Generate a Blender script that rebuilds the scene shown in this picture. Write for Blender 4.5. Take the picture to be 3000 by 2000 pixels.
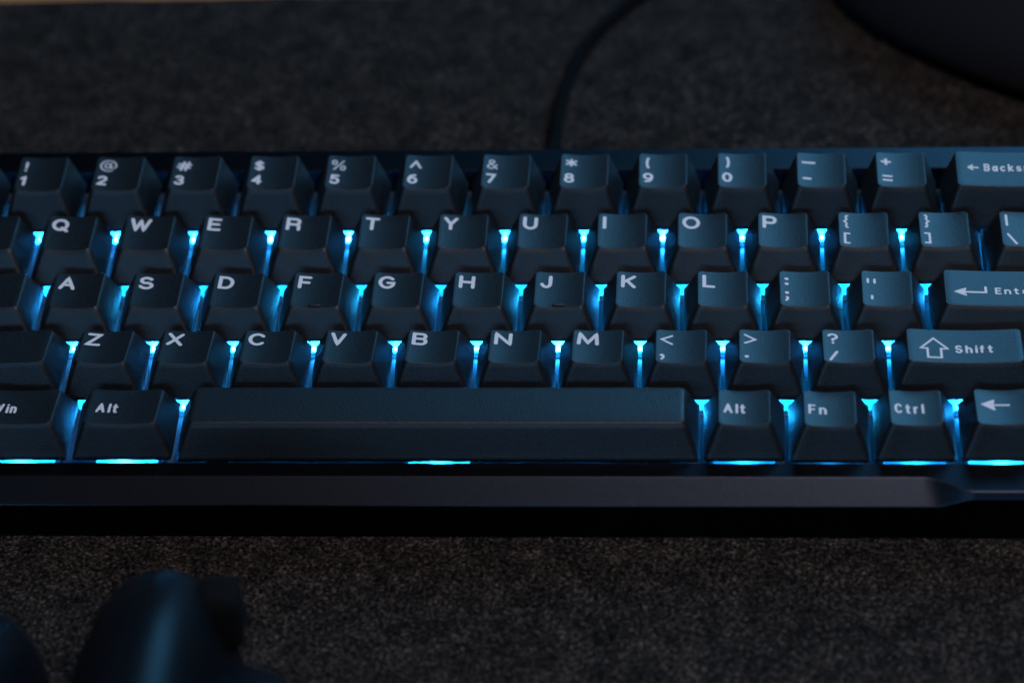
import bpy, bmesh, math, random
from mathutils import Vector, Matrix
random.seed(7)
S = 0.001                                   # everything below is laid out in millimetres
sc = bpy.context.scene
for o in list(bpy.data.objects): bpy.data.objects.remove(o)

# ------------------------------------------------------------------ camera
TILT = math.radians(6.5)                    # typing angle of the keyboard
PIV = Vector((0, -10.2, -13.7))              # front bottom edge of the case, keyboard frame (mm)
KB = Matrix.Rotation(TILT, 4, 'X') @ Matrix.Translation(-PIV)      # keyboard frame -> world, mm
cd = bpy.data.cameras.new('camera'); cam = bpy.data.objects.new('camera', cd); sc.collection.objects.link(cam)
R = Matrix(((0.99762, 0.04814, -0.04946), (-0.00153, -0.70214, -0.71204), (-0.06901, 0.71041, -0.70044)))
Rc = Matrix((R[0], -R[1], -R[2])).transposed()                      # columns: right, up, back
M = KB.to_3x3() @ Rc
cam.matrix_world = Matrix.Translation((KB @ Vector((194.162, -454.612, 486.313))) * S) @ M.to_4x4()
cd.sensor_width = 36; cd.lens = 8721.19 / 3000 * 36
cd.clip_start = 0.02; cd.clip_end = 20
cd.dof.use_dof = True; cd.dof.aperture_fstop = 7.8; cd.dof.aperture_blades = 9
cd.dof.focus_distance = 0.690
sc.camera = cam

# ------------------------------------------------------------------ world, lamps, exposure
w = bpy.data.worlds.new('World'); sc.world = w; w.use_nodes = True
w.node_tree.nodes['Background'].inputs[0].default_value = (0.55, 0.62, 0.9, 1)
w.node_tree.nodes['Background'].inputs[1].default_value = 0.012
def area(name, loc, tgt, sx, sy, power, col):
    l = bpy.data.lights.new(name, 'AREA'); l.shape = 'RECTANGLE'; l.size = sx * S; l.size_y = sy * S
    l.energy = power; l.color = col
    o = bpy.data.objects.new(name, l); sc.collection.objects.link(o)
    loc = Vector(loc) * S; o.location = loc
    o.rotation_euler = (Vector(tgt) * S - loc).to_track_quat('-Z', 'Y').to_euler()
    return o
area('front_screen_light', (-90, -880, 320), (140, 40, 20), 640, 170, 2.5, (0.20, 0.54, 1.0))
area('ceiling_lamp_light', (400, -330, 960), (190, 30, 20), 240, 240, 5.5, (0.93, 0.90, 1.0))
area('monitor_light', (570, 800, 565), (190, 50, 20), 590, 390, 7.2, (0.13, 0.53, 1.0))
sc.view_settings.view_transform = 'Standard'; sc.view_settings.look = 'None'
sc.view_settings.exposure = 0; sc.view_settings.gamma = 1; sc.view_settings.use_curve_mapping = False
sc.cycles.use_denoising = True
sc.cycles.max_bounces = 8; sc.cycles.sample_clamp_indirect = 4

# ------------------------------------------------------------------ materials
def mat(name, col, rough=0.5, spec=0.5, metal=0.0):
    m = bpy.data.materials.new(name); m.use_nodes = True
    b = m.node_tree.nodes['Principled BSDF']
    b.inputs['Base Color'].default_value = (*col, 1); b.inputs['Roughness'].default_value = rough
    b.inputs['Specular IOR Level'].default_value = spec; b.inputs['Metallic'].default_value = metal
    return m, m.node_tree, b
def nd(t, typ, **k):
    n = t.nodes.new(typ)
    for a, v in k.items(): setattr(n, a, v)
    return n
def coords(t, mm):
    """object coordinates scaled so that 1 = mm millimetres"""
    tc = nd(t, 'ShaderNodeTexCoord'); mp = nd(t, 'ShaderNodeMapping')
    mp.inputs['Scale'].default_value = (1 / (mm * S),) * 3
    t.links.new(tc.outputs['Object'], mp.inputs['Vector']); return mp.outputs['Vector']
def noise(t, vec, scale=1.0, detail=2.0, rough=0.5):
    n = nd(t, 'ShaderNodeTexNoise'); n.inputs['Scale'].default_value = scale
    n.inputs['Detail'].default_value = detail; n.inputs['Roughness'].default_value = rough
    t.links.new(vec, n.inputs['Vector']); return n.outputs['Fac']
def ramp(t, fac, stops):
    r = nd(t, 'ShaderNodeValToRGB')
    while len(r.color_ramp.elements) < len(stops): r.color_ramp.elements.new(0.5)
    for e, (p, c) in zip(r.color_ramp.elements, stops): e.position = p; e.color = (*c, 1)
    t.links.new(fac, r.inputs['Fac']); return r.outputs['Color']
def bump(t, b, h, dist_mm, strength=1.0):
    n = nd(t, 'ShaderNodeBump'); n.inputs['Strength'].default_value = strength
    n.inputs['Distance'].default_value = dist_mm * S
    t.links.new(h, n.inputs['Height']); t.links.new(n.outputs['Normal'], b.inputs['Normal'])

def grain_plastic(name, col, rough, grain_mm, depth, spread, metal=0.0, spec=0.5):
    m, t, b = mat(name, col, rough, spec, metal)
    v = coords(t, grain_mm)
    f = noise(t, v, 1.0, 1.0)
    lo = tuple(c * (1 - spread) for c in col); hi = tuple(c * (1 + spread * 3.2) for c in col)
    t.links.new(ramp(t, f, [(0.32, lo), (0.55, col), (0.74, hi)]), b.inputs['Base Color'])
    bump(t, b, f, depth)
    return m
M_CAP = grain_plastic('keycap_plastic', (0.0034, 0.0040, 0.0052), 0.49, 0.33, 0.06, 0.8, spec=0.5)
M_CASE = grain_plastic('case_anodised', (0.0185, 0.0205, 0.0260), 0.38, 0.18, 0.008, 0.2, 1.0)
M_LEG, _, _ = mat('legend_white', (0.66, 0.59, 0.575), 0.6, 0.3)
M_PLATE, _, _ = mat('plate_metal', (0.05, 0.075, 0.09), 0.35, 0.5)
M_STEM, _, _ = mat('stem_plastic', (0.55, 0.6, 0.62), 0.4, 0.5)
M_RUBBER, _, _ = mat('rubber', (0.006, 0.006, 0.007), 0.8, 0.2)
M_CABLE, _, _ = mat('cable_rubber', (0.0035, 0.0036, 0.004), 0.85, 0.04)
M_DEV = grain_plastic('device_plastic', (0.003, 0.0035, 0.005), 0.40, 0.3, 0.004, 0.2, spec=0.10)
M_MOUSE, _, _ = mat('mouse_plastic', (0.013, 0.013, 0.015), 0.9, 0.05)
M_DEVR, _, _ = mat('device_rubber', (0.003, 0.003, 0.003), 0.9, 0.1)
LEDC = (0.012, 0.36, 1.0)
def emissive(name, base, strength, rough=0.35, col=LEDC):
    m, t, b = mat(name, base, rough)
    b.inputs['Emission Color'].default_value = (*col, 1); b.inputs['Emission Strength'].default_value = strength
    return m
M_LEDS = [emissive('led_lens_%s' % n, (0.8, 0.85, 0.9), st, col=c) for n, st, c in (
    ('a', 205.0, (0.012, 0.36, 1.0)), ('b', 150.0, (0.014, 0.42, 1.0)), ('c', 265.0, (0.014, 0.34, 1.0)), ('d', 175.0, (0.010, 0.33, 1.0)),
    ('dim', 45.0, (0.010, 0.33, 1.0)), ('faint', 5.0, (0.010, 0.36, 1.0)))]
# milky housing: scatters the lamp's light and lets it through
M_HOUS = bpy.data.materials.new('switch_housing_milky'); M_HOUS.use_nodes = True
t = M_HOUS.node_tree; t.nodes.remove(t.nodes['Principled BSDF'])
df = nd(t, 'ShaderNodeBsdfDiffuse'); df.inputs['Color'].default_value = (.10, .24, .29, 1)
tr = nd(t, 'ShaderNodeBsdfTranslucent'); tr.inputs['Color'].default_value = (.50, .92, .98, 1)
gl = nd(t, 'ShaderNodeBsdfGlossy'); gl.inputs['Roughness'].default_value = .25
m1 = nd(t, 'ShaderNodeMixShader'); m1.inputs[0].default_value = .74
m2 = nd(t, 'ShaderNodeMixShader'); m2.inputs[0].default_value = .05
t.links.new(df.outputs[0], m1.inputs[1]); t.links.new(tr.outputs[0], m1.inputs[2])
t.links.new(m1.outputs[0], m2.inputs[1]); t.links.new(gl.outputs[0], m2.inputs[2])
t.links.new(m2.outputs[0], t.nodes['Material Output'].inputs['Surface'])
M_STAB = emissive('stabiliser_plastic', (0.03, 0.03, 0.035), 0.0)

# felt mat
M_MAT, t, b = mat('felt', (0.02, 0.018, 0.017), 1.0, 0.04)
v = coords(t, 1.0)
mpw = nd(t, 'ShaderNodeVectorMath', operation='ADD')
wn = nd(t, 'ShaderNodeTexNoise'); wn.inputs['Scale'].default_value = 0.7; wn.inputs['Detail'].default_value = 2
t.links.new(v, wn.inputs['Vector'])
t.links.new(v, mpw.inputs[0]); t.links.new(wn.outputs['Color'], mpw.inputs[1])
f1 = noise(t, mpw.outputs[0], 1.35, 4.0, 0.65)
f2 = noise(t, v, 0.12, 3.0)
c1 = ramp(t, f1, [(0.37, (0.002, 0.0017, 0.0015)), (0.51, (0.0170, 0.0139, 0.0122)), (0.60, (0.052, 0.043, 0.038)), (0.74, (0.20, 0.165, 0.140))])
c2 = ramp(t, f2, [(0.35, (0.62, 0.62, 0.64)), (0.65, (1.2, 1.15, 1.1))])
mx = nd(t, 'ShaderNodeMix', data_type='RGBA', blend_type='MULTIPLY'); mx.inputs[0].default_value = 1
t.links.new(c1, mx.inputs[6]); t.links.new(c2, mx.inputs[7]); t.links.new(mx.outputs[2], b.inputs['Base Color'])
bump(t, b, f1, 0.5)
# wood
M_WOOD, t, b = mat('wood', (0.35, 0.19, 0.09), 0.45)
tc = nd(t, 'ShaderNodeTexCoord'); mp = nd(t, 'ShaderNodeMapping'); mp.inputs['Scale'].default_value = (6, 90, 90)
t.links.new(tc.outputs['Object'], mp.inputs['Vector'])
f = noise(t, mp.outputs['Vector'], 1.0, 5.0)
t.links.new(ramp(t, f, [(0.35, (0.30, 0.12, 0.04)), (0.65, (0.55, 0.25, 0.09))]), b.inputs['Base Color'])

# ------------------------------------------------------------------ helpers
def link(name, me, m=None, parent=None, loc=None, smooth=False):
    if m and not me.materials: me.materials.append(m)
    if smooth:
        for p in me.polygons: p.use_smooth = True
    o = bpy.data.objects.new(name, me); sc.collection.objects.link(o)
    if parent: o.parent = parent
    if loc: o.location = Vector(loc) * S
    return o
def mesh(name, verts, faces):
    me = bpy.data.meshes.new(name)
    me.from_pydata([tuple(c * S for c in v) for v in verts], [], faces); me.update(); return me
def box_mesh(name, x0, x1, y0, y1, z0, z1, bev=0.0, seg=2, taper=(0, 0)):
    bm = bmesh.new()
    vs = [bm.verts.new(((x0 if i == 0 else x1) + (0 if k == 0 else (taper[0] if i == 0 else -taper[0])),
                        (y0 if j == 0 else y1) + (0 if k == 0 else (taper[1] if j == 0 else -taper[1])),
                        z0 if k == 0 else z1)) for i in (0, 1) for j in (0, 1) for k in (0, 1)]
    for f in ((0, 1, 3, 2), (4, 6, 7, 5), (0, 4, 5, 1), (2, 3, 7, 6), (0, 2, 6, 4), (1, 5, 7, 3)):
        bm.faces.new([vs[i] for i in f])
    bmesh.ops.recalc_face_normals(bm, faces=bm.faces)
    if bev: bmesh.ops.bevel(bm, geom=bm.edges[:], offset=bev, segments=seg, affect='EDGES', profile=0.5)
    bmesh.ops.scale(bm, vec=(S, S, S), verts=bm.verts)
    me = bpy.data.meshes.new(name); bm.to_mesh(me); bm.free(); return me
def tag(o, label=None, cat=None, group=None, kind=None):
    if label: o['label'] = label
    if cat: o['category'] = cat
    if group: o['group'] = group
    if kind: o['kind'] = kind
    return o
def smoothstep(a, b, x):
    t = min(1, max(0, (x - a) / (b - a))); return t * t * (3 - 2 * t)

# ------------------------------------------------------------------ the surface: wooden desk and felt mat
d = link('desk', box_mesh('desk', -900, 1100, -700, 900, -30, -3.05), M_WOOD); tag(d, 'wooden desk top showing behind the felt mat', 'desk', kind='structure')
d['kind'] = 'structure'
def mat_mesh():
    # far edge runs a little askew, slightly wavy, rounded lip
    N = 140; xs = [-600 + 1400 * i / N for i in range(N + 1)]
    vs, fs = [], []
    def edge(x): return 232.0 + 0.013 * (x + 13) + 0.35 * math.sin(x * 0.11) + 0.2 * math.sin(x * 0.37)
    prof = [(0, -3), (0, -1.0), (-0.3, -0.35), (-1.0, 0.0)]
    for x in xs:
        e = edge(x)
        for dy, z in prof: vs.append((x, e + dy, z))
        vs.append((x, -600, 0)); vs.append((x, -600, -3))
    k = len(prof) + 2
    for i in range(N):
        for j in range(k - 1):
            a = i * k + j; fs.append((a, a + k, a + k + 1, a + 1))
    me = mesh('desk_mat', vs, fs); me.flip_normals() if me.polygons[3].normal.z < 0 else None
    return me
tag(link('desk_mat', mat_mesh(), M_MAT), 'dark felt desk mat speckled with brown and grey fibres under the keyboard', 'desk mat')

# ------------------------------------------------------------------ keyboard root
kb = bpy.data.objects.new('keyboard', None); sc.collection.objects.link(kb)
kb.matrix_world = Matrix.Translation((0, 0, 0)) @ Matrix.Rotation(TILT, 4, 'X')
kb.empty_display_size = 0.01
tag(kb, 'black compact mechanical keyboard with glowing blue light between its keys', 'keyboard')
def K(x, y, z): return (x - PIV.x, y - PIV.y, z - PIV.z)            # keyboard frame -> root local, mm
P = 19.05

# ---- keycaps
ROWS = [  # back height, front height, back y, front y of the top face, per row profile
    (9.33, 10.14, 8.86, -4.53), (6.80, 7.74, 9.15, -4.15), (6.08, 7.43, 8.58, -4.78), (6.05, 8.65, 8.10, -5.2), (5.75, 8.40, 8.15, -5.28), (6.1, 8.45, 8.75, -5.1)]   # the last is the space bar
TOPW = 5.88
def round_rect(hx, y0, y1, r, nx, ny, nc=6):
    """closed outline, counter-clockwise, starting at front-left going right; fixed point count for lofting"""
    pts = []
    def seg(a, b, n):
        for i in range(n): pts.append((a[0] + (b[0] - a[0]) * i / n, a[1] + (b[1] - a[1]) * i / n))
    def arc(cx, cy, a0):
        for i in range(nc): 
            a = math.radians(a0 + 90 * i / nc); pts.append((cx + r * math.cos(a), cy + r * math.sin(a)))
    seg((-hx + r, y0), (hx - r, y0), nx); arc(hx - r, y0 + r, -90)
    seg((hx, y0 + r), (hx, y1 - r), ny); arc(hx - r, y1 - r, 0)
    seg((hx - r, y1), (-hx + r, y1), nx); arc(-hx + r, y1 - r, 90)
    seg((-hx, y1 - r), (-hx, y0 + r), ny); arc(-hx + r, y0 + r, 180)
    return pts
def cap_surface(row, wu):
    hb, hf, yb, yf = ROWS[row]; hw = TOPW + (wu - 1) * P / 2
    if wu > 3:       # space bar: gently convex front to back
        def f(x, y):
            t = (y - yf) / (yb - yf)
            return hf + (hb - hf) * t + 0.5 * (1 - (2 * t - 1) ** 2) 
    else:
        def f(x, y):
            t = (y - yf) / (yb - yf)
            return hf + (hb - hf) * t - 0.62 * (1 - min(1.0, (x / hw) ** 2))
    return f, hw
_caps = {}
def cap_mesh(row, wu):
    key = (row, wu)
    if key in _caps: return _caps[key]
    hb, hf, yb, yf = ROWS[row]; f, hw = cap_surface(row, wu); bw = 9.08 + (wu - 1) * P / 2
    nx = 10 if wu < 3 else 24; ny = 6
    if wu > 3: yf_, yb_ = yf + 0.2, yb
    rings = []
    def lerp(a, b, t): return a + (b - a) * t
    def ring(t, r, dz=None, inset=0.0, zabs=None):
        hx = lerp(bw, hw, t) - inset; y0 = lerp(-9.08, yf, t) + inset; y1 = lerp(9.08, yb, t) - inset
        pts = round_rect(hx, y0, y1, r, nx, ny)
        out = []
        for x, y in pts:
            zt = f(max(-hw, min(hw, x)), max(yf, min(yb, y)))
            out.append((x, y, zabs if zabs is not None else (t * zt + (dz or 0))))
        return out
    zi = min(hb, hf) - 2.1
    # inside, from the ceiling of the hollow down to the rim
    rings.append(ring(0.75, 0.8, zabs=zi, inset=1.6)); rings.append(ring(0.0, 0.5, zabs=0.15, inset=1.25)); rings.append(ring(0.0, 0.6, zabs=0.0, inset=0.95))
    rings.append(ring(0.0, 0.75, zabs=0.0, inset=0.16)); rings.append(ring(0.0, 0.9, zabs=0.15))
    for t in (0.12, 0.3, 0.5, 0.7, 0.86): rings.append(ring(t, 0.9 + 0.35 * t))
    e = 0.27 if wu < 3 else 0.8
    rings.append(ring(0.955 if wu < 3 else 0.90, 1.25))
    for k in range(1, 5):
        a = math.pi / 2 * k / 4
        rings.append(ring(1.0, 1.25 - 0.2 * k / 4, dz=-e * (1 - math.sin(a)) , inset=e * 0.75 * (1 - math.cos(a)) + 0.0))
    for s in (0.10, 0.25, 0.45, 0.65, 0.85):
        hx, y0, y1 = hw - e * .75, yf + e * .75, yb - e * .75; cy = (y0 + y1) / 2
        out = []
        for x, y in round_rect(hx, y0, y1, 1.05, nx, ny):
            X = x * (1 - s) if wu < 3 else (x - math.copysign(min(abs(x), s * 7.0), x)); Y = cy + (y - cy) * (1 - s)
            out.append((X, Y, f(X, Y)))
        rings.append(out)
    n = len(rings[0]); vs = [v for r in rings for v in r]; fs = []
    for i in range(len(rings) - 1):
        for j in range(n):
            fs.append((i * n + j, i * n + (j + 1) % n, (i + 1) * n + (j + 1) % n, (i + 1) * n + j))
    fs.append(tuple(range((len(rings) - 1) * n, len(rings) * n))) if wu < 3 else None
    if wu > 3:   # close the narrow slot of the long key as a strip
        base = (len(rings) - 1) * n
        fs.append(tuple(range(base, base + n)))
    fs.append(tuple(reversed(range(n))))
    me = mesh('keycap_%d_%d' % (row, int(wu * 100)), vs, fs)
    for p in me.polygons: p.use_smooth = True
    me.materials.append(M_CAP)
    _caps[key] = me; return me

# ---- legend glyphs as monoline strokes; centrelines in a unit box (x 0..1, y 0..1, y up)
def arc(cx, cy, rx, ry, a0, a1, n=None):
    n = n or max(3, int(abs(a1 - a0) / 15))
    return [(cx + rx * math.cos(math.radians(a0 + (a1 - a0) * i / n)), cy + ry * math.sin(math.radians(a0 + (a1 - a0) * i / n))) for i in range(n + 1)]
def ell(cx, cy, rx, ry): return arc(cx, cy, rx, ry, 0, 360, 28)
G = {
 'A': [[(0, 0), (.5, 1), (1, 0)], [(.2, .34), (.8, .34)]],
 'B': [[(0, 0), (0, 1), (.62, 1)] + arc(.66, .765, .29, .235, 80, -90) + [(.0, .53)], [(.6, .53)] + arc(.66, .265, .34, .265, 80, -90) + [(0, 0)]],
 'C': [arc(.52, .5, .52, .5, 42, 318, 22)],
 'D': [[(0, 0), (0, 1), (.45, 1)] + arc(.45, .5, .55, .5, 85, -90, 12) + [(0, 0)]],
 'E': [[(1, 1), (0, 1), (0, 0), (1, 0)], [(0, .52), (.9, .52)]],
 'F': [[(1, 1), (0, 1), (0, 0)], [(0, .5), (.88, .5)]],
 'G': [arc(.52, .5, .52, .5, 42, 335, 22) + [(1, .46), (.58, .46)]],
 'H': [[(0, 0), (0, 1)], [(1, 0), (1, 1)], [(0, .5), (1, .5)]],
 'I': [[(.5, 0), (.5, 1)]],
 'J': [[(1, 1), (1, .34)] + arc(.52, .32, .48, .32, 0, -165, 10)],
 'K': [[(0, 0), (0, 1)], [(1, 1), (.06, .42)], [(.34, .6), (1, 0)]],
 'L': [[(0, 1), (0, 0), (1, 0)]],
 'M': [[(0, 0), (.06, 1), (.5, .12), (.94, 1), (1, 0)]],
 'N': [[(0, 0), (0, 1), (1, 0), (1, 1)]],
 'O': [ell(.5, .5, .5, .5)],
 'P': [[(0, 0), (0, 1), (.6, 1)] + arc(.66, .72, .34, .28, 80, -90) + [(0, .44)]],
 'Q': [ell(.48, .53, .48, .47), [(.62, .24), (1, -.04)]],
 'R': [[(0, 0), (0, 1), (.6, 1)] + arc(.66, .74, .31, .26, 80, -90) + [(0, .48)], [(.6, .48)] + arc(.66, .3, .3, .18, 80, 0) + [(.97, 0)]],
 'S': [arc(.5, .74, .44, .26, 30, 250, 14) + arc(.5, .265, .5, .265, 75, -155, 14)],
 'T': [[(0, 1), (1, 1)], [(.5, 1), (.5, 0)]],
 'U': [[(0, 1), (0, .38)] + arc(.5, .38, .5, .38, 180, 360, 12) + [(1, 1)]],
 'V': [[(0, 1), (.5, 0), (1, 1)]],
 'W': [[(0, 1), (.27, 0), (.5, .92), (.73, 0), (1, 1)]],
 'X': [[(0, 0), (1, 1)], [(0, 1), (1, 0)]],
 'Y': [[(0, 1), (.5, .45), (1, 1)], [(.5, .45), (.5, 0)]],
 'Z': [[(.04, 1), (1, 1), (0, 0), (1, 0)]],
 '0': [ell(.5, .5, .5, .5)],
 '1': [[(.2, .76), (.62, 1), (.62, 0)]],
 '2': [arc(.5, .72, .46, .28, 165, -25, 12) + [(.02, 0), (1, 0)]],
 '3': [arc(.48, .755, .42, .245, 155, -90, 12), arc(.48, .265, .5, .265, 90, -155, 12)],
 '4': [[(.74, 0), (.74, 1), (0, .3), (1, .3)]],
 '5': [[(.92, 1), (.18, 1), (.1, .56)] + arc(.48, .33, .5, .33, 130, -150, 14)],
 '6': [[(.8, 1)] + arc(.62, .36, .62, .62, 115, 180, 6), ell(.5, .32, .5, .32)],
 '7': [[(0, 1), (1, 1), (.34, 0)]],
 '8': [ell(.5, .76, .42, .24), ell(.5, .27, .5, .27)],
 '9': [ell(.5, .68, .5, .32), arc(.38, .64, .62, .64, 0, -65, 6) + [(.2, 0)]],
 '!': [[(.5, 1), (.5, .36)], [(.5, .03), (.5, 0)]],
 '@': [arc(.5, .5, .5, .5, -55, -360, 26) + arc(.8, .47, .2, .16, 0, -170, 6) + [(.64, .72)], ell(.47, .5, .19, .21)],
 '#': [[(.26, 0), (.46, 1)], [(.62, 0), (.82, 1)], [(.06, .68), (1, .68)], [(0, .32), (.94, .32)]],
 '$': [arc(.5, .70, .44, .2, 30, 250, 14) + arc(.5, .30, .48, .2, 75, -155, 14), [(.5, 1), (.5, 0)]],
 '%': [ell(.16, .78, .16, .22), ell(.84, .22, .16, .22), [(.14, 0), (.86, 1)]],
 '^': [[(0, 0), (.5, 1), (1, 0)]],
 '&': [[(1, 0), (.2, .72)] + arc(.42, .8, .25, .2, 190, -20, 10) + [(.12, .42)] + arc(.4, .23, .38, .23, 130, 300, 8) + [(.95, .48)]],
 '*': [[(.5, 0), (.5, 1)], [(0, .2), (1, .8)], [(0, .8), (1, .2)]],
 '(': [arc(1.2, .5, 1.2, .62, 126, 234, 10)],
 ')': [arc(-.2, .5, 1.2, .62, 54, -54, 10)],
 '-': [[(0, .5), (1, .5)]],
 '+': [[(0, .5), (1, .5)], [(.5, 0), (.5, 1)]],
 '=': [[(0, 0), (1, 0)], [(0, 1), (1, 1)]],
 '{': [[(1, 1), (.75, 1.0), (.45, .86), (.72, .70), (.45, .58), (.0, .5), (.45, .42), (.72, .30), (.45, .14), (.75, 0), (1, 0)]],
 '}': [[(0, 1), (.25, 1.0), (.55, .86), (.28, .70), (.55, .58), (1, .5), (.55, .42), (.28, .30), (.55, .14), (.25, 0), (0, 0)]],
 '[': [[(1, 1), (0, 1), (0, 0), (1, 0)]],
 ']': [[(0, 1), (1, 1), (1, 0), (0, 0)]],
 '|': [[(.5, 0), (.5, 1)]], '\\': [[(0, 1), (1, 0)]], '/': [[(0, 0), (1, 1)]],
 '.': [[(.5, .52), (.5, .48)]],
 ',': [[(.5, .82), (.5, .74)], [(.72, .74), (.62, .3), (.15, 0)]],
 '<': [[(1, 1), (0, .5), (1, 0)]], '>': [[(0, 1), (1, .5), (0, 0)]],
 '?': [arc(.5, .74, .5, .26, 165, -60, 12) + [(.5, .44), (.5, .3)], [(.5, .03), (.5, 0)]],
 "'": [[(.5, 1), (.5, 0)]],
 # lower case: y 0..1 is the height of a capital
 'a': [ell(.46, .34, .46, .34), [(1, .7), (1, 0)]],
 'c': [arc(.52, .34, .52, .34, 45, 315, 16)],
 'e': [[(.04, .36), (.98, .36)] + arc(.5, .34, .48, .34, 5, 312, 18)],
 'k': [[(0, 0), (0, 1)], [(.9, .7), (.06, .28)], [(.36, .44), (1, 0)]],
 's': [arc(.5, .51, .42, .18, 30, 250, 10) + arc(.5, .18, .48, .18, 75, -155, 10)],
 'p': [[(0, -.3), (0, .68)], ell(.5, .34, .5, .34)],
 'n': [[(0, 0), (0, .7)], [(0, .4)] + arc(.5, .38, .5, .31, 160, 0, 8) + [(1, 0)]],
 't': [[(.4, .95), (.4, .2)] + arc(.7, .2, .3, .2, 180, 275, 5) + [(.95, .02)], [(0, .68), (.95, .68)]],
 'r': [[(0, 0), (0, .7)], [(0, .36)] + arc(.55, .36, .55, .33, 160, 70, 6)],
 'h': [[(0, 0), (0, 1)], [(0, .4)] + arc(.5, .38, .5, .31, 160, 0, 8) + [(1, 0)]],
 'i': [[(.5, 0), (.5, .7)], [(.5, .98), (.5, .97)]],
 'l': [[(.5, 0), (.5, 1)]],
 'f': [[(.4, 0), (.4, .78)] + arc(.72, .78, .32, .2, 180, 80, 5), [(0, .66), (.95, .66)]],
}
GW = {'W': 1.25, 'M': 1.15, 'i': 0.14, 'l': 0.14, 't': .6, 'r': .6, 'f': .55, 'I': .2, 'S': .8, 'B': .78, 'E': .72, 'F': .72, 'A': .95, 'C': .9}
def resample(pl, step=0.35):
    out = [pl[0]]
    for a, b in zip(pl, pl[1:]):
        L = math.hypot(b[0] - a[0], b[1] - a[1]); n = max(1, int(L / step + .5))
        if L < 1e-5: continue
        for i in range(1, n + 1): out.append((a[0] + (b[0] - a[0]) * i / n, a[1] + (b[1] - a[1]) * i / n))
    return out
def stroke_mesh(strokes, sw, surf, lift=0.03):
    """flat monoline ribbons with round ends, laid on the cap surface; strokes are centrelines in cap mm"""
    vs, fs = [], []
    def put(x, y, off): vs.append((x, y, surf(x, y) + off)); return len(vs) - 1
    for k, pl in enumerate(strokes):
        off = lift + 0.007 * k; r = sw / 2
        closed = len(pl) > 3 and math.hypot(pl[0][0] - pl[-1][0], pl[0][1] - pl[-1][1]) < 1e-4
        pts = resample(pl)
        if closed: pts = pts[:-1]
        n = len(pts)
        rows = []
        for i, p in enumerate(pts):
            a = pts[i - 1] if (i > 0 or closed) else None; c = pts[(i + 1) % n] if (i < n - 1 or closed) else None
            def nrm(u, v):
                L = math.hypot(v[0] - u[0], v[1] - u[1]) or 1; return (-(v[1] - u[1]) / L, (v[0] - u[0]) / L)
            if a is None: nn = nrm(p, c); m = 1
            elif c is None: nn = nrm(a, p); m = 1
            else:
                n1, n2 = nrm(a, p), nrm(p, c); sx, sy = n1[0] + n2[0], n1[1] + n2[1]; L = math.hypot(sx, sy)
                if L < 0.2: nn = n1; m = 1
                else: nn = (sx / L, sy / L); m = min(1.6, 1 / max(.3, nn[0] * n1[0] + nn[1] * n1[1]))
            rows.append((put(p[0] + nn[0] * r * m, p[1] + nn[1] * r * m, off), put(p[0], p[1], off), put(p[0] - nn[0] * r * m, p[1] - nn[1] * r * m, off), nn))
        for i in range(n if closed else n - 1):
            A, B = rows[i], rows[(i + 1) % n]
            fs.append((A[1], B[1], B[0], A[0])); fs.append((A[2], B[2], B[1], A[1]))
        if not closed:
            for idx, sgn in ((0, 1), (n - 1, -1)):
                q = rows[idx]; p = pts[idx]; a0 = math.atan2(q[3][1], q[3][0]); last = q[0] if sgn > 0 else q[2]
                st = a0 if sgn > 0 else a0 + math.pi
                end = q[2] if sgn > 0 else q[0]
                for i in range(1, 7):
                    if i < 6:
                        aa = st + math.pi * i / 6; cur = put(p[0] + r * math.cos(aa), p[1] + r * math.sin(aa), off)
                    else: cur = end
                    fs.append((q[1], last, cur)); last = cur
    me = mesh('legend', vs, fs)
    bm = bmesh.new(); bm.from_mesh(me)
    for f in bm.faces:
        f.normal_update()
        if f.normal.z < 0: f.normal_flip()
    bm.to_mesh(me); bm.free()
    return me
def glyph(ch, x0, x1, y0, y1, sw):
    """outer box in cap mm (y up) -> centreline strokes"""
    h = sw / 2; X0, X1, Y0, Y1 = x0 + h, max(x0 + h + 1e-3, x1 - h), y0 + h, max(y0 + h + 1e-3, y1 - h)
    return [[(X0 + p[0] * (X1 - X0), Y0 + p[1] * (Y1 - Y0)) for p in pl] for pl in G[ch]]
def word(s, x0, y0, height, total, sw, gap=0.30):
    ws = [GW.get(c, 0.75) for c in s]; un = total / (sum(ws) + gap * (len(s) - 1)); x = x0; out = []
    for c, wd in zip(s, ws):
        out += glyph(c, x, x + max(wd * un, sw), y0, y0 + height, sw); x += (wd + gap) * un
    return out

# ---- layout: (row, left edge in u, width in u, name for the label, legends)
LET = {'Q': 4.2, 'W': 5.1, 'E': 3.25, 'R': 3.6, 'T': 3.5, 'Y': 3.5, 'U': 3.55, 'I': 1.1, 'O': 4.25, 'P': 3.4, 'A': 3.9, 'S': 3.6, 'D': 3.7, 'F': 3.1, 'G': 3.95, 'H': 3.75, 'J': 2.9, 'K': 3.5, 'L': 3.05, 'Z': 3.6, 'X': 3.8, 'C': 4.0, 'V': 3.6, 'B': 3.6, 'N': 4.1, 'M': 5.1}
keys = []
def key(row, u, wu, what, legs=(), dz=0.0): keys.append((row, u, wu, what, legs, dz))
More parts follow.
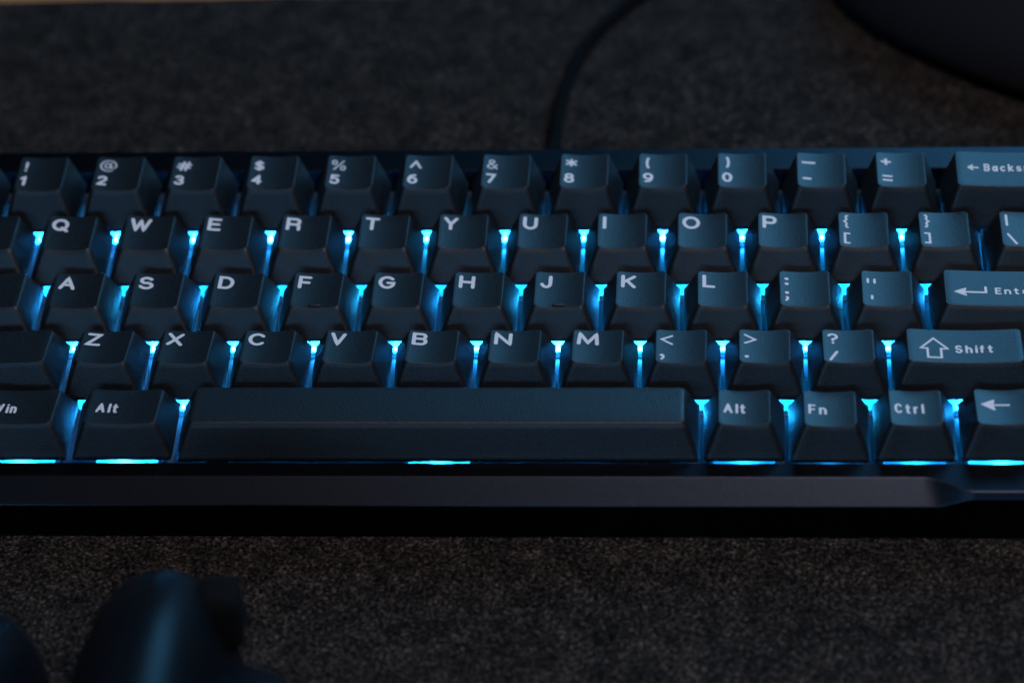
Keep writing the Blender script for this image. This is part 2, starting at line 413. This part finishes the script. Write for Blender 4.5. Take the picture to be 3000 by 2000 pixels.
# a legend: list of (glyph, x from the left edge of the top face, width, y from its back edge, height, stroke)
nums = [('1', '!', 1.3, .9, 2.0, 3.7), ('2', '@', 1.0, 4.1, 1.4, 4.4), ('3', '#', 1.0, 3.7, 2.0, 3.7), ('4', '$', 1.15, 2.5, 1.9, 4.0), ('5', '%', 1.15, 3.5, 1.9, 3.9), ('6', '^', 1.3, 2.9, 2.2, 3.0),
        ('7', '&', 1.1, 2.7, 2.1, 3.6), ('8', '*', 1.25, 2.8, 1.95, 2.9), ('9', '(', 1.7, 1.25, 1.6, 4.2), ('0', ')', 1.7, 1.25, 1.5, 4.2)]
key(0, 0, 1, 'blank black keycap at the left end of the top row')
for i, (n, s, sx, sw_, sy, sh) in enumerate(nums):
    key(0, 1 + i, 1, 'keycap printed %s and %s' % (s, n), [[(s, sx, sw_, sy, sh, .62 if s not in '@%&' else .38)], [(n, 1.05 if n != '1' else .6, 2.5, 7.6, 3.65, .72)]])
key(0, 11, 1, 'keycap printed with a long and a short dash', [[('-', 1.2, 3.4, 3.4, .9, .72)], [('-', 1.3, 2.25, 9.6, .9, .72)]])
key(0, 12, 1, 'keycap printed + and =', [[('+', 1.15, 2.55, 2.4, 2.6, .72)], [('=', 1.3, 2.55, 8.9, 2.2, .66)]])
ARB = [[[(.0, .5), (1, .5)]], None]
key(0, 13, 2, 'wide keycap printed Backspace with an arrow', [[('ARROW', 2.7, 2.8, 5.1, 2.3, .55)], [('WORD:Backspace', 6.7, 16.6, 4.7, 2.9, .48)]])
key(1, 0, 1.5, 'wide black keycap left of Q')
for i, c in enumerate('QWERTYUIOP'): key(1, 1.5 + i, 1, 'keycap printed ' + c, [[(c, 1.1, LET[c], 1.25, 4.75, .88)]])
key(1, 11.5, 1, 'keycap printed with braces and square bracket opening left', [[('{', 1.2, 1.35, 1.1, 4.9, .5)], [('[', 1.2, 1.6, 7.8, 4.1, .58)]])
key(1, 12.5, 1, 'keycap printed with braces and square bracket closing right', [[('}', 1.3, 1.35, 1.1, 4.9, .5)], [(']', 1.0, 1.6, 7.9, 4.1, .58)]])
key(1, 13.5, 1.5, 'wide keycap printed with a bar and a backslash', [[('|', 1.3, .65, 1.3, 4.3, .62)], [('\\', 1.3, 2.4, 8.4, 4.0, .62)]])
key(2, 0, 1.75, 'wide black keycap left of A')
for i, c in enumerate('ASDFGHJKL'): key(2, 1.75 + i, 1, 'keycap printed ' + c, [[(c, 1.2, LET[c], 1.4, 4.75, .88)]])
key(2, 10.75, 1, 'keycap printed with colon and semicolon', [[('.', 1.25, 1.05, 2.5, 1.05, 1.0), ('.', 1.25, 1.05, 4.4, 1.05, 1.0)], [('.', 1.25, 1.05, 7.7, 1.05, 1.0), (',', 1.15, 1.25, 9.3, 2.1, .62)]])
key(2, 11.75, 1, 'keycap printed with quotation marks', [[("'", 1.25, .62, 2.9, 1.9, .6), ("'", 2.8, .62, 2.9, 1.9, .6)], [("'", 2.05, .62, 9.1, 1.7, .6)]])
key(2, 12.75, 2.25, 'wide keycap printed Enter with a bent arrow', [[('ENTER', 2.3, 7.55, 6.3, 3.3, .62)], [('WORD:Enter', 11.65, 9.6, 6.4, 2.45, .46)]])
key(3, 0, 2.25, 'wide black keycap left of Z')
for i, c in enumerate('ZXCVBNM'): key(3, 2.25 + i, 1, 'keycap printed ' + c, [[(c, 1.05, LET[c], 1.15, 4.95, .88)]])
key(3, 9.25, 1, 'keycap printed < and comma', [[('<', 1.15, 2.95, 2.1, 3.9, .6)], [('.', 1.05, 1.0, 9.9, 1.0, .95), (',', 1.1, 1.3, 9.9, 2.3, .55)]])
key(3, 10.25, 1, 'keycap printed > and full stop', [[('>', 1.15, 2.95, 2.0, 3.9, .6)], [('.', 1.3, 1.05, 10.4, 1.1, 1.02)]])
key(3, 11.25, 1, 'keycap printed ? and slash', [[('?', 1.2, 2.5, 1.6, 4.2, .68)], [('/', 1.35, 2.2, 8.6, 4.0, .68)]])
key(3, 12.25, 1.75, 'wide keycap printed Shift with an outlined arrow', [[('UP', 2.65, 6.95, 3.4, 8.2, .55)], [('WORD:Shift', 10.8, 8.6, 6.3, 3.1, .55)]])
key(3, 14, 1, 'blank black keycap right of Shift')
key(4, 0, 1.25, 'blank black keycap at the left end of the bottom row')
key(4, 1.25, 1.25, 'keycap printed Win', [[('WORD:Win', 2.0, 5.6, 5.5, 3.5, 0.58)]], 0.0)
key(4, 2.5, 1.25, 'keycap printed Alt left of the space bar', [[('WORD:Alt', 2.1, 5.0, 5.5, 3.5, 0.58)]], 0.12)
key(5, 3.75, 6.25, 'long blank space bar', (), -0.35)
key(4, 10, 1, 'keycap printed Alt right of the space bar', [[('WORD:Alt', 1.25, 4.95, 5.3, 3.6, 0.58)]], -0.12)
key(4, 11, 1, 'keycap printed Fn', [[('WORD:Fn', 1.1, 4.1, 5.3, 3.6, 0.58)]], -0.5)
key(4, 12, 1, 'keycap printed Ctrl', [[('WORD:Ctrl', 1.15, 6.3, 5.3, 3.6, 0.58)]], -0.2)
key(4, 13, 1, 'keycap printed with an arrow pointing left', [[('LARROW', 1.2, 6.6, 3.9, 4.0, 0.58)]], 0.05)
key(4, 14, 1, 'blank black keycap right of the arrow key')
for r in range(5): key(r, 15, 1, 'blank black keycap in the right end column')

def legend_strokes(spec, hw, yb):
    st = []; poly = None
    for ch, x, wd, y, h, sw in spec:
        x0 = -hw + x; y1 = yb - y; y0 = y1 - h; x1 = x0 + wd
        if ch.startswith('WORD:'): st += word(ch[5:], x0, y0, h, wd, sw)
        elif ch == 'ARROW': st += [[(x0 + .4, (y0 + y1) / 2), (x1 - sw / 2, (y0 + y1) / 2)], [(x0 + 1.2, y1 - .3), (x0 + .35, (y0 + y1) / 2), (x0 + 1.2, y0 + .3), (x0 + .95, (y0 + y1) / 2 - .05), (x0 + 1.2, y1 - .3)]]
        elif ch == 'LARROW':
            cy = (y0 + y1) / 2
            st += [[(x0 + .8, cy), (x1 - sw / 2, cy)], [(x0 + 3.0, y1 - .3), (x0 + .5, cy), (x0 + 3.0, y0 + .3)], [(x0 + 2.9, y1 - .75), (x0 + 2.5, cy), (x0 + 2.9, y0 + .75), (x0 + 1.3, cy + .02), (x0 + 2.9, y1 - .75)]]
        elif ch == 'ENTER':
            cy = y0 + 1.35
            st += [[(x0 + .6, cy), (x1 - sw / 2, cy), (x1 - sw / 2, y1)], [(x0 + 2.5, cy + 1.15), (x0 + .3, cy), (x0 + 2.5, cy - 1.15), (x0 + 2.05, cy + .02), (x0 + 2.5, cy + 1.15)], [(x0 + 1.0, cy + .05), (x0 + 2.1, cy + .5)], [(x0 + 1.0, cy - .05), (x0 + 2.1, cy - .5)]]
        elif ch == 'UP':
            m = (x0 + x1) / 2; yy = y0 + h * .47; a = wd * .22
            st += [[(m, y1 - .3), (x1 - .4, yy), (m + a, yy), (m + a, y0 + .3), (m - a, y0 + .3), (m - a, yy), (x0 + .4, yy), (m, y1 - .3)]]
        else: st += glyph(ch, x0, x1, y0, y1, sw)
    return st, spec[0][5]

random.seed(11)
for row, u, wu, what, legs, dz in keys:
    f, hw = cap_surface(row, wu); yb = ROWS[row][2]
    o = link('keycap' if wu < 3 else 'space_bar', cap_mesh(row, wu), None, kb, K((u + wu / 2) * P, (4 - min(row, 4)) * P + P / 2, dz))
    o.rotation_euler = (random.uniform(-.003, .003), random.uniform(-.003, .003), random.uniform(-.006, .006)) if wu < 3 else (0, 0, 0)
    o['label'] = what
    for spec in legs:
        st, sw = legend_strokes(spec, hw, yb)
        # every spec entry of one legend shares a stroke width unless it differs
        groups = {}
        if len({s[5] for s in spec}) > 1:
            vsall = None
            for s in spec:
                st1, sw1 = legend_strokes([s], hw, yb)
                link('legend', stroke_mesh(st1, sw1, f, 0.03), M_LEG, o)
        else: link('legend', stroke_mesh(st, sw, f), M_LEG, o)
    if what in ('keycap printed F', 'keycap printed J'):
        bx = box_mesh('homing_bar', -1.45, 1.45, -.32, .32, -.3, .42, .22, 3)
        y = yb - 12.45
        hb_ = link('homing_bar', bx, M_CAP, o, (0, y, f(0, y)), smooth=True)

# ---- plate, switches with their lamps, stabilisers
PZ = -6.5
link('plate', box_mesh('plate', -2.2, 16 * P + 2.2, -2.2, 5 * P + 5, PZ - 1.5, PZ), M_PLATE, kb, K(0, 0, 0))
sw_base = box_mesh('switch_base', -7.8, 7.8, -7.8, 7.8, 0.005, 1.0, 0.3, 2)
def housing_mesh():
    """upper shell: sloping sides, with the lamp window cut out of its front"""
    vs, fs = [], []
    zt = 6.1
    lo, hi = 6.95, 5.1
    outline = lambda h, n=4, r=1.3: round_rect(h, -h, h, r, 6, 6)
    R_ = [(lo, 1.0), (lo - .15, 2.4), (hi + .35, zt - .5), (hi, zt - .1), (hi - .6, zt)]
    n = len(outline(lo))
    for h, z in R_:
        for x, y in outline(h): vs.append((x, y, z))
    for i in range(len(R_) - 1):
        for j in range(n): fs.append((i * n + j, i * n + (j + 1) % n, (i + 1) * n + (j + 1) % n, (i + 1) * n + j))
    fs.append(tuple(range((len(R_) - 1) * n, len(R_) * n)))
    return mesh('switch_housing', vs, fs)
hous = housing_mesh(); leds = [box_mesh('led', -1.6, 1.6, -6.88, -3.8, 1.05, 2.5, 0.3, 2) for _ in M_LEDS]
for l_, m_ in zip(leds, M_LEDS): l_.materials.append(m_)
stem = box_mesh('stem', -2.0, 2.0, -2.0, 2.0, 6.12, 8.2)
stab = box_mesh('stabiliser', -3.3, 3.3, -9.3, 4.5, 0.01, 4.6, 0.5, 2, (.5, .6))
for m_, mm_ in ((sw_base, M_HOUS), (hous, M_HOUS), (stem, M_STEM), (stab, M_STAB)): m_.materials.append(mm_)
for p in hous.polygons: p.use_smooth = False
for row, u, wu, what, legs, dz in keys:
    cx, cy = (u + wu / 2) * P, (4 - min(row, 4)) * P + P / 2
    b_ = link('switch', hous, None, kb, K(cx, cy, PZ))
    link('switch_base', sw_base, None, b_); pick = 5 if 'Fn' in what else 4 if row == 4 and wu == 1 and ('Alt' in what or 'Ctrl' in what) else random.randrange(4)
    link('led', leds[pick], None, b_); link('stem', stem, None, b_)
    if wu >= 2:
        d_ = 50.0 if wu > 3 else 11.9
        for s_ in (-1, 1): link('stabiliser', stab, None, kb, K(cx + s_ * d_, cy, PZ))

# ---- case
XL, XR = -10.0, 16 * P + 10.0
IX0, IX1, IY0, IY1 = -1.0, 16 * P + 1.0, -0.52, 98.4
BZ = 0.64; YF, YBK = -10.2, 106.4
def front_bar():
    vs, fs = [], []
    xs = [XL, XL + .6, 0]
    xs += [4 + i * .75 for i in range(17)] + [20 + i * 10 for i in range(22)]
    xs += [236 + i * .75 for i in range(20)] + [254, 260, 280, 300, XR - .6, XR]
    xs = sorted(set(xs)); prof_n = None
    for x in xs:
        # how far the long finger cut has run out: 0 in the middle, 1 at its ends
        e = max(smoothstep(239, 250.5, x), 1 - smoothstep(2, 14, x)); e2 = max(smoothstep(241.5, 250.3, x), 1 - smoothstep(2.2, 11.5, x))
        yc = -4.9 + (-8.95 + 4.9) * (e ** 1.15); zc = -3.1 + (3.1 - 0.7) * e2
        end = 0.5 if x in (XL, XR) else 0.0
        pr = [(IY0, -9.0), (IY0, BZ - .25), (IY0 - .25, BZ - end), (yc + .15, BZ - end), (yc - .18, BZ - .14 - end)]
        for k in range(1, 6):
            s_ = k / 6; pr.append((yc - .18 + (YF + .12 - yc + .18) * s_, BZ - .14 - end + (zc - BZ + .14) * s_))
        pr += [(YF + .12, zc - end * .3), (YF + end * .6, zc - .16), (YF + end * .6, zc - .8), (YF + end * .6, -12.9), (YF + .5, -13.5), (YF + 6, -13.6)]
        prof_n = len(pr)
        vs += [(x, y, z) for y, z in pr]
    n = prof_n
    for i in range(len(xs) - 1):
        for j in range(n - 1): fs.append((i * n + j, (i + 1) * n + j, (i + 1) * n + j + 1, i * n + j + 1))
    fs.append(tuple(range(n))); L = (len(xs) - 1) * n; fs.append(tuple(reversed(range(L, L + n))))
    return vs, fs
vs, fs = front_bar()
bm = bmesh.new()
bv = [bm.verts.new(v) for v in vs]
for f_ in fs: bm.faces.new([bv[i] for i in f_])
def add_prism(poly, axis, a, b, bev=None):
    """polygon extruded along x ('x': poly in y,z) into the case mesh"""
    A = [bm.verts.new((a, p[0], p[1])) for p in poly]; B = [bm.verts.new((b, p[0], p[1])) for p in poly]
    bm.faces.new(A); bm.faces.new(list(reversed(B)))
    for i in range(len(poly)): bm.faces.new((A[i], B[i], B[(i + 1) % len(poly)], A[(i + 1) % len(poly)]))
def desk_z(y): return -13.7 - (y - YF) * math.tan(TILT) + 1.2          # underside, a little above the mat
# back bar, side bars, floor
add_prism([(IY1, -9), (IY1, BZ - .25), (IY1 + .25, BZ), (YBK - .5, BZ), (YBK, BZ - .5), (YBK + 3.5, -6), (YBK + 3.5, desk_z(YBK)), (IY1, desk_z(YBK))], 'x', XL, XR)
for a, b_ in ((XL, IX0), (IX1, XR)):
    add_prism([(IY0 - .0, BZ), (IY1, BZ), (IY1, desk_z(IY1)), (IY0, desk_z(IY0))], 'x', a, b_)
add_prism([(YF + 6.02, -13.6), (IY0, -9.02), (IY1, -9.02), (IY1, desk_z(IY1))], 'x', IX0, IX1)
bmesh.ops.recalc_face_normals(bm, faces=bm.faces)
bmesh.ops.scale(bm, vec=(S, S, S), verts=bm.verts)
me = bpy.data.meshes.new('case'); bm.to_mesh(me); bm.free()
case = link('case', me, M_CASE, kb, K(0, 0, 0))
for x in (20, 285):
    for y in (4, 98):
        zb = desk_z(y)
        link('foot', box_mesh('foot', -6, 6, -3.5, 3.5, -1.15, .1, .3, 2), M_RUBBER, kb, K(x, y, zb))

# ------------------------------------------------------------------ cable behind the keyboard
def tube(name, pts, rad, m, parent=None, seg=12, caps=True):
    # Catmull-Rom through pts
    P_ = [Vector(p) for p in pts]; C = []
    for i in range(len(P_) - 1):
        p0, p1, p2, p3 = P_[max(0, i - 1)], P_[i], P_[i + 1], P_[min(len(P_) - 1, i + 2)]
        for k in range(8):
            t = k / 8; C.append(.5 * ((2 * p1) + (p2 - p0) * t + (2 * p0 - 5 * p1 + 4 * p2 - p3) * t * t + (3 * p1 - p0 - 3 * p2 + p3) * t ** 3))
    C.append(P_[-1]); vs, fs = [], []
    for i, c in enumerate(C):
        d_ = (C[min(i + 1, len(C) - 1)] - C[max(i - 1, 0)]).normalized(); s_ = d_.cross(Vector((0, 0, 1))).normalized(); u_ = s_.cross(d_)
        for k in range(seg):
            a = 2 * math.pi * k / seg; q = c + s_ * (rad * math.cos(a)) + u_ * (rad * math.sin(a)); vs.append(tuple(q))
    for i in range(len(C) - 1):
        for k in range(seg): fs.append((i * seg + k, i * seg + (k + 1) % seg, (i + 1) * seg + (k + 1) % seg, (i + 1) * seg + k))
    fs.append(tuple(reversed(range(seg)))); fs.append(tuple(range((len(C) - 1) * seg, len(C) * seg)))
    return link(name, mesh(name, vs, fs), m, parent, smooth=True)
cab = bpy.data.objects.new('usb_cable', None); sc.collection.objects.link(cab); cab.location = Vector((150, 125, 0)) * S
tag(cab, 'black cable curving across the mat from the back of the keyboard', 'cable')
def rel(p): return (p[0] - 150, p[1] - 125, p[2])
tube('cord', [rel(p) for p in ((150.5, 133.2, 9.5), (151, 145, 5.5), (151.2, 156, 2.6), (151.8, 172, 2.0), (155.5, 194, 2.0), (162.5, 212, 2.0), (174, 230, 2.0), (192, 248, 2.0), (225, 268, 2.0), (280, 285, 2.0), (360, 290, 2.0))], 1.85, M_CABLE, cab)
link('plug', box_mesh('plug', -5.5, 5.5, -6, 8, -3.2, 3.2, 1.6, 3), M_CABLE, cab, rel((150.4, 125.5, 9.6)), smooth=True)

# ------------------------------------------------------------------ things out of focus
def blob(name, rx, ry, rz, m, parent, loc, power=2.6, flat=True, rot=0.0, tilt=0.0):
    """super-ellipsoid shell, flat bottom"""
    vs, fs = [], []; nu, nv = 36, 14
    def se(c, e): return math.copysign(abs(c) ** (2 / e), c)
    for j in range(nv + 1):
        ph = (math.pi / 2) * j / nv
        for i in range(nu):
            th = 2 * math.pi * i / nu
            vs.append((rx * se(math.cos(ph), power) * se(math.cos(th), power), ry * se(math.cos(ph), power) * se(math.sin(th), power), rz * se(math.sin(ph), power)))
    for j in range(nv):
        for i in range(nu): fs.append((j * nu + i, j * nu + (i + 1) % nu, (j + 1) * nu + (i + 1) % nu, (j + 1) * nu + i))
    fs.append(tuple(reversed(range(nu))))
    o = link(name, mesh(name, vs, fs), m, parent, loc, smooth=True); o.rotation_euler = (tilt, 0, rot); return o
# computer mouse behind, cut by the top right corner of the picture
ms = bpy.data.objects.new('computer_mouse', None); sc.collection.objects.link(ms)
ms.location = Vector((276, 215, 0.3)) * S; ms.rotation_euler = (0, 0, math.radians(49))
tag(ms, 'black blurred computer mouse on the mat at the top right corner', 'computer mouse')
blob('body', 33, 60, 34, M_MOUSE, ms, (0, 0, 0), 2.3)
link('scroll_wheel', box_mesh('scroll_wheel', -3, 3, -9, 9, -4, 5, 2.5, 3), M_DEVR, ms, (0, 33, 27.5), smooth=True)
# dark device in front, cut by the bottom left corner
dv = bpy.data.objects.new('handheld_device', None); sc.collection.objects.link(dv)
dv.location = Vector((75, -120, 0.3)) * S
tag(dv, 'dark blurred plastic device with a blue highlight in the bottom left corner', 'device')
def dloc(x, y, z): return (x - 75, y + 120, z)
blob('body', 62, 36, 56, M_DEV, dv, dloc(74, -160, 0), 2.8)  # invented bulk out of view, made tall to shade the lower key fronts
blob('lobe', 18.5, 70, 63, M_DEV, dv, dloc(84, -119, 0), 2.7)
blob('lobe', 18, 66, 63, M_DEV, dv, dloc(48, -130, 0), 3.0)
blob('shoulder', 27, 40, 46, M_DEV, dv, dloc(105, -106, 0), 2.6, rot=math.radians(40))
link('knob', box_mesh('knob', -4.6, 4.6, -5, 5, -10, 4, 2.6, 3), M_DEVR, dv, dloc(96, -72, 47), smooth=True)
